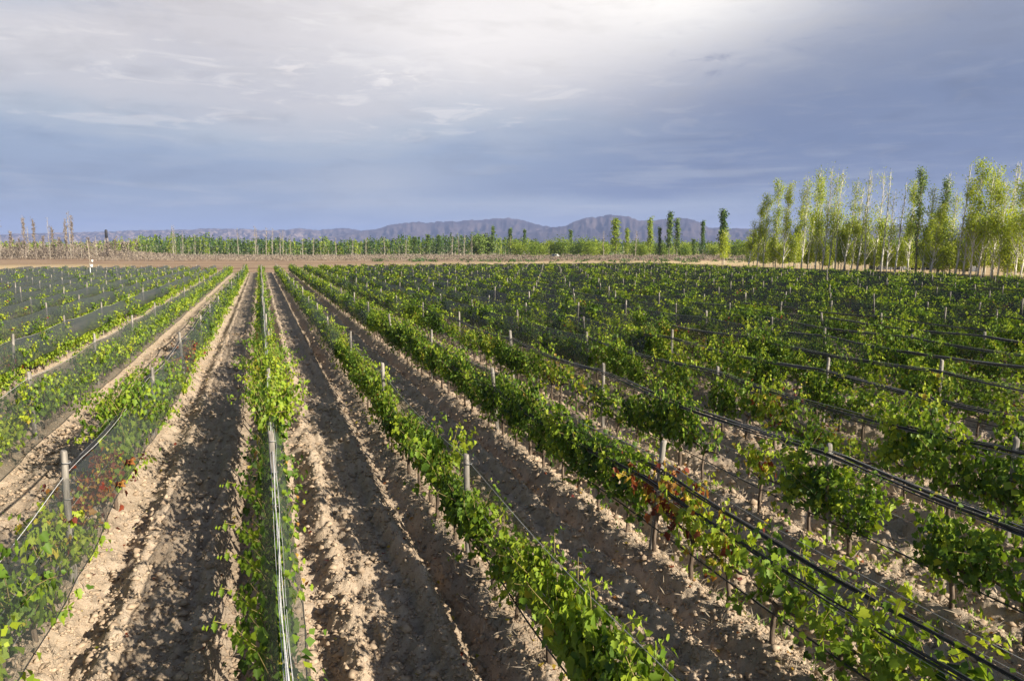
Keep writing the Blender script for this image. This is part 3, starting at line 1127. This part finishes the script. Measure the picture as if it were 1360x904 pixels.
def build_straw():
    b = MB()
    x, y = scatter(2600, 6.5, 34)
    k = np.round((x - ROW0) / ROW)
    x = np.where(rng.random(len(x)) < .75, ROW0 + k * ROW + rng.normal(0, .16, len(x)), x)
    z = ground_h(x, y)
    for xx, yy, zz in zip(x, y, z):
        m = rng.integers(3, 8)
        c = np.tile([xx, yy, zz], (m, 1)) + rng.normal(0, .03, (m, 3)) * [1, 1, 0]
        d = rng.normal(0, .7, (m, 3))
        d[:, 2] = np.abs(d[:, 2]) * .6 + .1
        nn = rng.normal(0, 1, (m, 3))
        leaves_quad(b, c, nn, d, rng.uniform(.05, .20, m), rng.uniform(.3, 1, m), 0, .035)
    tag(b.obj('dry_weeds', M_DRY), 'dry straw and weed stalks along the vine berms', 'dry weeds', kind='stuff')
    b = MB()
    x, y = scatter(700, 6.5, 26)
    k = np.round((x - ROW0) / ROW)
    x = ROW0 + k * ROW + rng.normal(0, .45, len(x))
    z = ground_h(x, y) + .015
    n = len(x)
    nn = np.array([0, 0, 1.0]) + rng.normal(0, .4, (n, 3))
    leaves_quad(b, np.stack([x, y, z], 1), nn, rng.normal(0, 1, (n, 3)), rng.uniform(.04, .09, n), np.where(rng.random(n) < .6, rng.uniform(.7, .84, n), rng.uniform(.84, 1, n)), 0, .45)
    tag(b.obj('fallen_leaves', M_VINE), 'fallen red and yellow vine leaves on the soil', 'fallen leaves', kind='stuff')
    b = MB()
    x, y = scatter(260, 7, 16, 25, 56)
    z = ground_h(x, y)
    for xx, yy, zz in zip(x, y, z):
        if vnoise(np.array([xx * .7]), np.array([yy * .7]), 77)[0] < .05:
            continue
        m = 14
        c = np.tile([xx, yy, zz], (m, 1)) + rng.normal(0, .07, (m, 3)) * [1, 1, 0]
        d = rng.normal(0, .5, (m, 3))
        d[:, 2] = np.abs(d[:, 2]) + .4
        leaves_quad(b, c, rng.normal(0, 1, (m, 3)), d, rng.uniform(.05, .13, m), rng.uniform(.2, .6, m), 0, .14)
    tag(b.obj('weeds', M_VINE), 'small green weeds sprouting between the right rows', 'weeds', kind='stuff')


build_straw()


# ------------------------------------------------------------------ trees
def tree_meshes(seed, kind, h, w, leafn, lsize, mleaf, mbark, bare=.0, lean=.0, tl=.35, trunk_r=None, tb=.5):
    """trunk (with limbs) and crown of one tree"""
    r = np.random.default_rng(seed)
    tr, cr = MB(), MB()
    tr_r = trunk_r or h * .009
    zz = np.linspace(0, h * .97, 9)
    wob = np.cumsum(r.normal(0, h * .004, (9, 2)), 0)
    path = np.stack([wob[:, 0] + lean * zz, wob[:, 1], zz], 1)
    path[0, 2] = -.3
    tr.tube(path, np.linspace(tr_r, tr_r * .18, 9), 6, True)

    def at(z):
        return np.array([np.interp(z, zz, path[:, 0]), np.interp(z, zz, path[:, 1]), z])
    P = []
    nb = {'columnar': 34, 'grove': 46, 'round': 22, 'bare': 30}[kind]
    for i in range(nb):
        f = (i + r.uniform(0, 1)) / nb
        z0 = h * (.10 + .82 * f) if kind != 'round' else h * (.12 + .5 * f)
        a = r.uniform(0, 6.28)
        if kind == 'columnar':
            L = h * r.uniform(.12, .30) * (1 - .62 * f)
            out, up = .28, 1.0
            rad = w * r.uniform(.6, 1.25) * (.15 + .85 * math.sin(math.pi * min(1, f * .72 + .24)))
        elif kind == 'grove':
            L = h * r.uniform(.10, .22) * (1.1 - .6 * f)
            out, up = .55, .9
            rad = w
        elif kind == 'bare':
            L = h * r.uniform(.08, .2) * (1.1 - .6 * f)
            out, up = .22, 1.0
            rad = w
        else:
            L = h * r.uniform(.3, .5)
            out, up = 1.0, r.uniform(.2, 1.1)
            rad = w
        d = np.array([math.cos(a) * out, math.sin(a) * out, up])
        d /= np.linalg.norm(d)
        if kind != 'round':
            L = min(L, rad / max(math.hypot(d[0], d[1]), .1))
        p0 = at(min(z0, h * .95))
        m = 5
        pts = [p0]
        for j in range(m):
            d = d + r.normal(0, .12, 3) + np.array([0, 0, .04 if kind != 'round' else -.03])
            d /= np.linalg.norm(d)
            pts.append(pts[-1] + d * L / m)
        pts = np.array(pts)
        tr.tube(pts, np.linspace(tr_r * .38 * (1.1 - .6 * f), tr_r * .10, m + 1), 4, False)
        lf = 1.0
        if kind == 'grove':
            lf = 1.0 if z0 < h * tb else (1 - bare) * r.choice([0, .3, 1.0], p=[.35, .35, .3])
            lf *= r.choice([.25, 1.0, 2.2])
            if tb < .6 and z0 < h * .34:
                lf *= .12
        if kind == 'bare':
            lf = 1 - bare
        for j in range(1, m + 1):
            P.append((pts[j], lf, f))
    wgt = np.array([p[1] for p in P]) + 1e-6
    idx = r.choice(len(P), leafn, p=wgt / wgt.sum())
    base = np.array([P[i][0] for i in idx])
    sig = {'columnar': w * .24, 'grove': .30 + .25 * r.random(), 'round': w * .22, 'bare': .25}[kind]
    c = base + r.normal(0, sig, (leafn, 3)) * np.array([1, 1, 1.1])
    c[:, 2] = np.clip(c[:, 2], h * ((.22 if tb > .6 else .15) if kind == 'grove' else .06) * r.uniform(.8, 1.2, leafn), h * 1.02)
    axis = np.stack([np.interp(c[:, 2], zz, path[:, 0]), np.interp(c[:, 2], zz, path[:, 1]), c[:, 2] * 0], 1)
    out = c * np.array([1, 1, 0]) - axis
    out /= np.linalg.norm(out, axis=1)[:, None] + .2
    nn = out * .7 + r.normal(0, .6, (leafn, 3)) + np.array([0, 0, .35])
    clump = r.normal(0, .14, len(P))[idx]
    ti = np.clip(tl + clump + r.normal(0, .10, leafn), 0, 1)
    leaves_quad(cr, c, nn, r.normal(0, 1, (leafn, 3)), r.uniform(.7, 1.3, leafn) * lsize, ti, 0, .5)
    return tr.mesh('trunk', mbark), (cr.mesh('crown', mleaf) if leafn > 30 else None)


def plant(name, meshes, x, y, label, cat='tree', group=None, s=1.0, rz=0., sz=None, tilt=0.):
    o = empty(name, (x, y, gh(x, y) - .05), label, cat, group, rz)
    o.rotation_euler = (0, tilt, rz)
    o.scale = (s, s, sz or s)
    link('trunk', meshes[0], o)
    if meshes[1]:
        link('crown', meshes[1], o)
    return o


# grove of white trunked poplars along the right edge of the vineyard
GV = [tree_meshes(700 + i, 'grove', 15, 1.5, (2600, 1500, 900, 1900, 1100, 2600)[i % 6], .19, M_POP, M_WHITEBARK, bare=(.0, .6, .9, .4, .8, .1)[i % 6], tl=.66 + .08 * (i % 3), trunk_r=.14, tb=.5, lean=.03 + .02 * (i % 4)) for i in range(9)]
GYOUNG = [tree_meshes(720 + i, 'grove', 7.2, 1.9, 1700, .19, M_POP, M_WHITEBARK, bare=.0, tl=.74, trunk_r=.08, tb=.95) for i in range(5)]
GDARK = [tree_meshes(740 + i, 'columnar', 15, 1.25, 2600, .19, M_GREEN, M_GREYBARK, tl=.85, trunk_r=.17) for i in range(3)]
GDEAD = [tree_meshes(750 + i, 'bare', 15, 1.3, 160, .18, M_POP, M_WHITEBARK, bare=.9, trunk_r=.16, lean=.06) for i in range(3)]


def edge(px_):
    """forward distance of the grove's front line at a photo column"""
    return float(np.interp(px_, [990, 1060, 1200, 1360, 1420], [168, 155, 128, 107, 100]))


# (photo column of the foot, top row, kind, variant)
TALL = [(992, 290, 'g', 3), (1003, 268, 'g', 5), (1012, 258, 'g', 0), (1028, 240, 'g', 0), (1037, 244, 'g', 5), (1052, 248, 'g', 3), (1062, 232, 'g', 1), (1070, 222, 'g', 3), (1081, 236, 'g', 6),
        (1090, 221, 'g', 2), (1098, 228, 'g', 1), (1107, 224, 'g', 4), (1118, 238, 'g', 3), (1128, 248, 'g', 7), (1136, 226, 'd', 0), (1146, 232, 'g', 4),
        (1158, 228, 'g', 2), (1168, 226, 'd', 1), (1176, 252, 'g', 8), (1186, 240, 'd', 2), (1203, 240, 'g', 6), (1213, 222, 'k', 0), (1222, 246, 'g', 3),
        (1233, 270, 'g', 5), (1243, 238, 'k', 1), (1250, 228, 'g', 4), (1258, 252, 'g', 1), (1267, 218, 'd', 0), (1276, 236, 'g', 5), (1286, 214, 'g', 0), (1296, 232, 'g', 3),
        (1303, 222, 'g', 6), (1314, 240, 'g', 5), (1322, 236, 'g', 1), (1331, 212, 'd', 2), (1338, 214, 'g', 4), (1346, 240, 'g', 0), (1352, 230, 'g', 2), (1362, 236, 'g', 0)]
cnt = {}
GW = {'g': ('white_trunked_poplar', 'white-trunked yellow-green poplar'), 'd': ('bare_poplar', 'bare white leaning poplar'),
      'k': ('columnar_poplar', 'dark green columnar poplar'), 'y': ('young_poplar', 'short bright leafy poplar')}
for n_, (p, yt, kd, vi) in enumerate(TALL):
    r = random.Random(n_ * 7 + 3)
    d = edge(p) + r.uniform(-2, 5)
    x, y = place(p, d)
    h = height(yt, d)
    cnt[kd] = cnt.get(kd, 0) + 1
    ms = {'g': GV, 'd': GDEAD, 'k': GDARK}[kd]
    plant(GW[kd][0], ms[vi % len(ms)], x, y, '%s, %s of its kind from the left end of the grove' % (GW[kd][1], ordw(cnt[kd])), 'tree', 'poplars of the grove on the right',
          s=1.0 if kd != 'k' else 1.05, sz=h / 15.0, rz=r.uniform(-.9, .6), tilt=r.uniform(-.01, .04))
n_ = 0
for p in np.arange(994, 1366, 5.8):
    r = random.Random(int(p) * 3 + 1)
    p = p + r.uniform(-3, 3)
    d = edge(p) + r.uniform(1, 10)
    x, y = place(p, d)
    n_ += 1
    plant(GW['y'][0], GYOUNG[r.randrange(5)], x, y, '%s, %s of its kind from the left end of the grove' % (GW['y'][1], ordw(n_)), 'tree', 'poplars of the grove on the right',
          s=r.uniform(.9, 1.25), sz=r.uniform(.6, 1.35) * (1.0 if p > 1060 else .85), rz=r.uniform(0, 6.28), tilt=r.uniform(-.02, .06))

# trees across the far end of the land
COLM = [tree_meshes(760 + i, 'columnar', 18, 1.7, 1300, .5, M_GREEN, M_GREYBARK, tl=.45 + .2 * (i % 2)) for i in range(4)]
COLY = [tree_meshes(770 + i, 'columnar', 18, 2.2, 1300, .5, M_POP, M_GREYBARK, tl=.42) for i in range(2)]
RND = [tree_meshes(780 + i, 'round', 11, 4.6, 1700, .5, M_POP, M_GREYBARK, tl=.2 + .12 * (i % 3)) for i in range(4)]
RNDG = [tree_meshes(790 + i, 'round', 12, 4.2, 1500, .6, M_GREEN, M_GREYBARK, tl=.75) for i in range(2)]
BARE = [tree_meshes(800 + i, 'bare', 16, 1.4, 60, .4, M_DRY, M_PALEBARK, bare=.9, trunk_r=.12) for i in range(3)]
BAREG = [tree_meshes(805 + i, 'bare', 18, 1.6, 420, .45, M_DRY, M_GREYBARK, bare=.6, trunk_r=.2, tl=.4) for i in range(3)]


def far_tree(name, ms, p, yt, d, label, h0, ws=1.0, cat='tree', group=None):
    r = random.Random(int(p * 10))
    x, y = place(p, d)
    hs = height(yt, d) / h0
    plant(name, ms[r.randrange(len(ms))], x, y, label, cat, group, s=ws, sz=hs, rz=r.uniform(0, 6.28))


far_tree('columnar_poplar', COLM, 958, 279, 196, 'lone dark columnar poplar with a bushy skirt at the far edge of the vines', 18, .85)
x, y = place(960, 195)
plant('leafy_sapling', GYOUNG[0], x, y, 'bright leafy sapling at the foot of the lone dark columnar poplar', 'tree', s=1.5, sz=1.25)
for n_, (p, yt, d, w) in enumerate([(817, 290, 330, 1.35), (862, 290, 340, 1.0), (832, 303, 340, .8)]):
    far_tree('yellowing_poplar', COLY, p, yt, d, ['wide yellowing poplar left of the dark columnar poplars', 'slim yellowing poplar just left of the tallest dark columnar poplar',
                                                  'short green poplar beside the wide yellowing poplar'][n_], 18, w)
for n_, (p, yt, d, w) in enumerate([(678, 303, 390, 1.0), (655, 300, 395, .8), (887, 282, 345, 1.1), (898, 291, 345, .95), (875, 302, 350, .7), (932, 293, 350, .8), (758, 305, 400, .8),
                                    (570, 311, 410, 1.0), (584, 312, 410, 1.0), (552, 314, 410, 1.0), (696, 304, 400, .7), (920, 317, 360, .8)]):
    far_tree('columnar_poplar', COLM, p, yt, d, 'dark columnar poplar, %s of its kind counted along the far tree line' % ordw(n_ + 1), 18, w * 1.05,
             group='dark columnar poplars on the far tree line')
for n_, (p, yt, d, w) in enumerate([(690, 316, 380, 1.2), (710, 319, 370, .9), (735, 316, 380, 1.0), (748, 313, 375, 1.15), (768, 314, 380, 1.2), (785, 316, 370, 1.1), (800, 318, 380, 1.0),
                                    (845, 318, 380, 1.0), (852, 322, 360, .8), (880, 320, 370, 1.0), (912, 320, 380, 1.0), (945, 321, 360, .9), (975, 320, 350, 1.0), (720, 321, 390, 1.0), (990, 318, 330, 1.0),
                                    (905, 325, 350, .8), (1003, 318, 300, .9), (1030, 322, 300, 1.0), (1110, 316, 280, 1.0), (1180, 314, 260, 1.0)]):
    far_tree('bushy_tree', RND, p, yt, d, 'round light green bushy tree, %s of its kind counted along the far tree line' % ordw(n_ + 1), 11, w,
             group='round bushy trees on the far tree line')
for n_, (p, yt, d, w) in enumerate([(640, 305, 395, 1.0), (633, 311, 400, .9), (648, 309, 400, .9)]):
    far_tree('broad_tree', RNDG, p, yt, d, ['tallest dense dark green tree in the middle of the far tree line', 'dense dark tree left of the tallest dense dark tree',
                                            'dense dark tree right of the tallest dense dark tree'][n_], 12, w)
for n_, (p, yt, d) in enumerate([(233, 297, 400), (236, 300, 405), (246, 306, 400), (262, 312, 400), (319, 302, 400), (342, 298, 400), (344, 303, 405), (356, 300, 400), (364, 301, 400), (374, 308, 400),
                                 (378, 305, 402), (388, 311, 400), (404, 312, 400), (418, 314, 405), (448, 314, 400), (470, 318, 400), (487, 315, 400), (512, 313, 400), (601, 311, 390), (617, 310, 390), (627, 311, 390),
                                 (801, 306, 330), (843, 305, 330), (678, 312, 380), (610, 312, 392), (540, 317, 400)]):
    far_tree('bare_poplar', BARE, p, yt, d, 'thin bare pale poplar, %s of its kind counted along the far tree line' % ordw(n_ + 1), 16, .95, group='bare pale poplars on the far tree line')
for n_, (p, yt, d) in enumerate([(5, 280, 300), (38, 288, 300), (20, 306, 300), (42, 300, 305), (52, 290, 300), (62, 312, 300), (70, 287, 300), (76, 300, 303), (93, 291, 300), (98, 278, 300), (101, 286, 303), (122, 314, 300), (132, 312, 305),
                                 (30, 316, 300), (84, 314, 300), (112, 316, 300), (146, 318, 305), (158, 317, 300)]):
    far_tree('dead_poplar', BAREG if n_ % 3 else BARE, p, yt, d, 'dry grey upright poplar, %s from the left edge of the photo' % ordw(n_ + 1), 18 if n_ % 3 else 16, .85,
             group='dry grey poplars at the left')


def far_stand():
    """continuous young plantation and thickets along the far edge, each too small to tell apart"""
    b = MB()
    r = np.random.default_rng(5)
    for p in np.arange(-120, 1500, 1.6):
        for rep in range(2):
            pp = p + r.uniform(-1, 1)
            d = r.uniform(415, 470) if pp < 700 else r.uniform(420, 520)
            x, y = place(pp, d)
            yt = float(np.interp(pp, [-120, 0, 110, 190, 230, 330, 470, 560, 640, 720, 1000, 1500], [322, 323, 322, 317, 313, 319, 320, 317, 315, 322, 322, 320])) + r.normal(0, 2.2) + 7 * float(vnoise(np.array([pp * .09]), np.array([3.3]), 71)[0])
            h = max(height(yt, d), 3)
            m = 56
            t = r.beta(1.2, 1.3, m)
            ti = np.clip((.22 if 240 < pp < 700 else .42) + .5 * float(vnoise(np.array([pp * .06]), np.array([8.3]), 72)[0]) + r.normal(0, .12) + r.normal(0, .1, m), 0, 1)
            c = np.stack([x + r.normal(0, .75, m) * (1.15 - t), y + r.normal(0, .75, m) * (1.15 - t), h * (.12 + .88 * t)], 1)
            leaves_quad(b, c, r.normal(0, 1, (m, 3)) + [0, -.4, .3], r.normal(0, 1, (m, 3)), r.uniform(.5, 1.0, m), ti, (3 if r.random() < .6 else 0) if pp < 190 else (0 if r.random() < .35 else 1), .5)
            b.tube([(x, y, 0), (x, y, h * .6)], [.10, .05], 3, False, None, 2)
    tag(b.obj('poplar_plantation', [M_POP, M_GREEN, M_PALEBARK, M_DRY]), 'far band of young poplars and thicket under the hills', 'plantation', kind='stuff')
    b = MB()
    for i in range(11000):
        p = r.uniform(-150, 1300)
        d = r.uniform(255, 400) if p > 130 else r.uniform(290, 400)
        if p > 720 and r.random() < .5:
            d = r.uniform(300, 400)
        x, y = place(p, d)
        tall = p < 235 and d > 300
        m = 12 if tall else 7
        hh = r.uniform(.4, 1.1) * (float(np.interp(p, [-150, 100, 235], [4.5, 4.5, 1.5])) if tall else 1.0)
        zf = r.random(m)
        c = np.stack([x + r.normal(0, .6, m), y + r.normal(0, .6, m), hh * zf], 1)
        dd = r.normal(0, .7, (m, 3))
        dd[:, 2] = np.abs(dd[:, 2]) + .35
        leaves_quad(b, c, r.normal(0, 1, (m, 3)), dd, r.uniform(.3, .75, m) * (1.5 if tall else 1), np.clip(r.uniform(.15, .75) + r.normal(0, .12, m), 0, 1), 0, .18)
    tag(b.obj('dry_brush', M_DRY), 'grey brown dry brush on the fallow land past the vineyard', 'dry brush', kind='stuff')
    b = MB()
    for i in range(150):
        p = r.uniform(500, 1010)
        d = r.uniform(225, 330)
        x, y = place(p, d)
        m = 26
        s = r.uniform(.4, 1.1)
        c = np.stack([x + r.normal(0, s, m), y + r.normal(0, s, m), np.abs(r.normal(.3, .4, m)) * s], 1)
        leaves_quad(b, c, r.normal(0, 1, (m, 3)) + [0, 0, .5], r.normal(0, 1, (m, 3)), r.uniform(.3, .6, m), np.clip(r.uniform(.1, .5) + r.normal(0, .1, m), 0, 1), 0, .5)
    tag(b.obj('low_scrub', M_GREEN), 'low dark green scrub dotted over the fallow land', 'scrub', kind='stuff')


far_stand()

# ------------------------------------------------------------------ small things
# weather mast among the left rows
x, y = place(122, 95)
wm = empty('weather_mast', (x, y, 0), 'white weather mast with sensor boxes standing in the left rows', 'mast')
b = MB()
b.tube([(0, 0, -.3), (0, 0, 2.3)], [.036, .032], 10)
b.obj('lower_tube', M_WHITE, wm)
b = MB()
b.tube([(0, 0, 2.3), (-.05, 0, 3.8), (-.12, 0, 5.2)], [.032, .028, .02], 8)
b.obj('pole', M_RAIL, wm)
b = MB()
b.box((.16, 0, 2.05), (.30, .22, .26))
b.box((.16, 0, 2.24), (.36, .28, .04))
b.obj('sensor_box', M_WHITE, wm)
b = MB()
b.tube([(.06, 0, 2.6), (.28, 0, 2.62)], [.02, .02], 6)
b.tube([(.28, 0, 2.52), (.28, 0, 2.82)], [.09, .11], 10)
b.obj('rain_gauge', M_WHITE, wm)
# far tower
x, y = place(146, 620)
b = MB()
for a in range(4):
    s1, s2 = (1 if a in (0, 1) else -1), (1 if a in (1, 2) else -1)
    b.tube([(x + s1 * 1.3, y + s2 * 1.3, 0), (x + s1 * .9, y + s2 * .9, 12.5)], .22, 5)
for zz in (3, 6, 9, 12):
    b.box((x, y, zz), (2.4, 2.4, .25))
tw = empty('water_tower', (x, y, 0), 'slim dark water tower rising over the left tree line', 'tower')
o = b.obj('tower_frame', M_GREYBARK, tw)
o.location = (-x, -y, 0)
b = MB()
zz = np.array([12.1, 12.4, 18.2, 18.8, 19.2])
b.tube(np.stack([zz * 0, zz * 0, zz], 1), [.6, 1.05, 1.05, .9, .2], 14)
b.obj('tank', M_DARK, tw)


def heap(px_, d, L, W_, Hh, seed, label):
    x, y = place(px_, d)
    r = np.random.default_rng(seed)
    n, m = 18, 12
    v = []
    for i in range(n):
        for j in range(m):
            u, w_ = i / (n - 1) * 2 - 1, j / (m - 1)
            a = w_ * math.pi
            e = max(1 - abs(u) ** 3, 0) ** .5
            rr = 1 + r.normal(0, .05)
            v.append((u * L / 2, math.cos(a) * W_ / 2 * e * rr, math.sin(a) ** .7 * Hh * e * rr * (1 + .15 * math.sin(u * 5 + seed)) - .05))
    i = np.arange(n - 1)[:, None] * m
    j = np.arange(m - 1)[None]
    b_ = MB()
    b_.add(v, np.stack([i + j, i + m + j, i + m + j + 1, i + j + 1], -1).reshape(-1, 4))
    o_ = b_.obj('covered_heap', M_DARK)
    o_.location = (x, y, gh(x, y))
    o_.rotation_euler = (0, 0, -YAW + r.uniform(-.3, .3))
    tag(o_, label, 'heap')


heap(1168, 150, 4.6, 3, 2.3, 3, 'tallest black sheet-covered heap under the poplar grove')
heap(1196, 150, 4.8, 3, 1.7, 4, 'long low black sheet-covered heap in the middle under the poplar grove')
heap(1226, 148, 3.4, 2.5, 1.6, 5, 'short black sheet-covered heap nearest the rail pen under the grove')
heap(1286, 140, 2.6, 2.2, 1.6, 8, 'small black sheet-covered heap right of the rail pen')

# rail pen with a pale hut under the grove
x, y = place(1262, 140)
pen = empty('rail_fence', (x, y, 0), 'pale wooden rail fence under the poplars at the right', 'fence', rz=-YAW)
b = MB()
for zz in (.45, .85, 1.25):
    b.box((0, 0, zz), (7.6, .06, .11))
b.obj('rails', M_RAIL, pen)
for i in range(6):
    b = MB()
    b.box((-3.6 + i * 1.44, .10, .7), (.12, .12, 1.5))
    b.obj('fence_post', M_RAIL, pen)
x, y = place(1252, 146)
hut = empty('hut', (x, y, 0), 'small pale hut behind the rail fence under the poplars', 'hut', rz=-YAW)
b = MB()
b.box((0, 0, 1.05), (2.0, 1.8, 2.1))
b.obj('wall', M_RAIL, hut)
b = MB()
b.add([(-1.2, -1.1, 2.1), (1.2, -1.1, 2.1), (1.2, 1.1, 2.1), (-1.2, 1.1, 2.1), (-1.2, 0, 2.7), (1.2, 0, 2.7)],
      [np.array([[0, 1, 5, 4], [2, 3, 4, 5], [3, 2, 1, 0]]), np.array([[1, 2, 5], [3, 0, 4]])])
b.obj('roof', M_WHITE, hut)
b = MB()
b.box((.2, -.905, .9), (.7, .04, 1.7))
b.obj('door', M_GREYBARK, hut)

# white van parked by the far trees
x, y = place(738, 350)
van = empty('parked_van', (x, y, .05), 'small white van parked in front of the far bushy trees', 'van', rz=-YAW)
prof = [(-2.4, .35), (-2.4, 1.9), (-2.2, 2.1), (1.0, 2.1), (1.7, 1.25), (2.45, 1.05), (2.5, .35)]
v = [(a, -.95, c) for a, c in prof] + [(a, .95, c) for a, c in prof]
nn = len(prof)
b = MB()
b.add(v, [np.arange(nn)[None], (np.arange(nn) + nn)[::-1][None], np.array([[i, i + nn, (i + 1) % nn + nn, (i + 1) % nn] for i in range(nn)])])
b.obj('body', M_VAN, van)
van.scale = (.8, .8, .75)
for a in (-1.5, 1.55):
    for s in (-.9, .9):
        b = MB()
        b.tube([(a, s - .1, .33), (a, s + .1, .33)], [.34, .34], 14)
        b.obj('wheel', M_TYRE, van)
for a0, a1 in ((-2.0, -.9), (-.7, .3)):
    b = MB()
    b.box(((a0 + a1) / 2, -.955, 1.6), (a1 - a0, .02, .55))
    b.obj('side_window', M_GLASS, van)

# blue pipe, lower left corner, and a pale scrap on the berm
x, y = -2.96, 7.62
b = MB()
z = gh(x, y)
b.tube([(0, 0, -.05), (-.015, .02, .22), (-.05, .06, .44)], [.018, .018, .017], 8)
o = b.obj('blue_pipe', M_BLUE)
o.location = (x, y, z)
tag(o, 'blue plastic irrigation riser sticking out of the soil at the left corner', 'pipe')
x, y = 6.85, 7.05
b = MB()
b.add([(-.09, -.05, 0), (.02, -.06, .05), (.10, .0, .02), (.07, .06, .06), (-.06, .05, .05), (-.09, -.05, -.006), (.02, -.06, .044), (.10, 0, .014), (.07, .06, .054), (-.06, .05, .044)],
      [np.array([[0, 1, 2, 3, 4]]), np.array([[9, 8, 7, 6, 5]]), np.array([[0, 5, 6, 1], [1, 6, 7, 2], [2, 7, 8, 3], [3, 8, 9, 4], [4, 9, 5, 0]])])
o = b.obj('plastic_scrap', M_WHITE)
o.location = (x, y, gh(x, y) + .02)
tag(o, 'white plastic scrap lying on the berm of a right vine row', 'scrap')
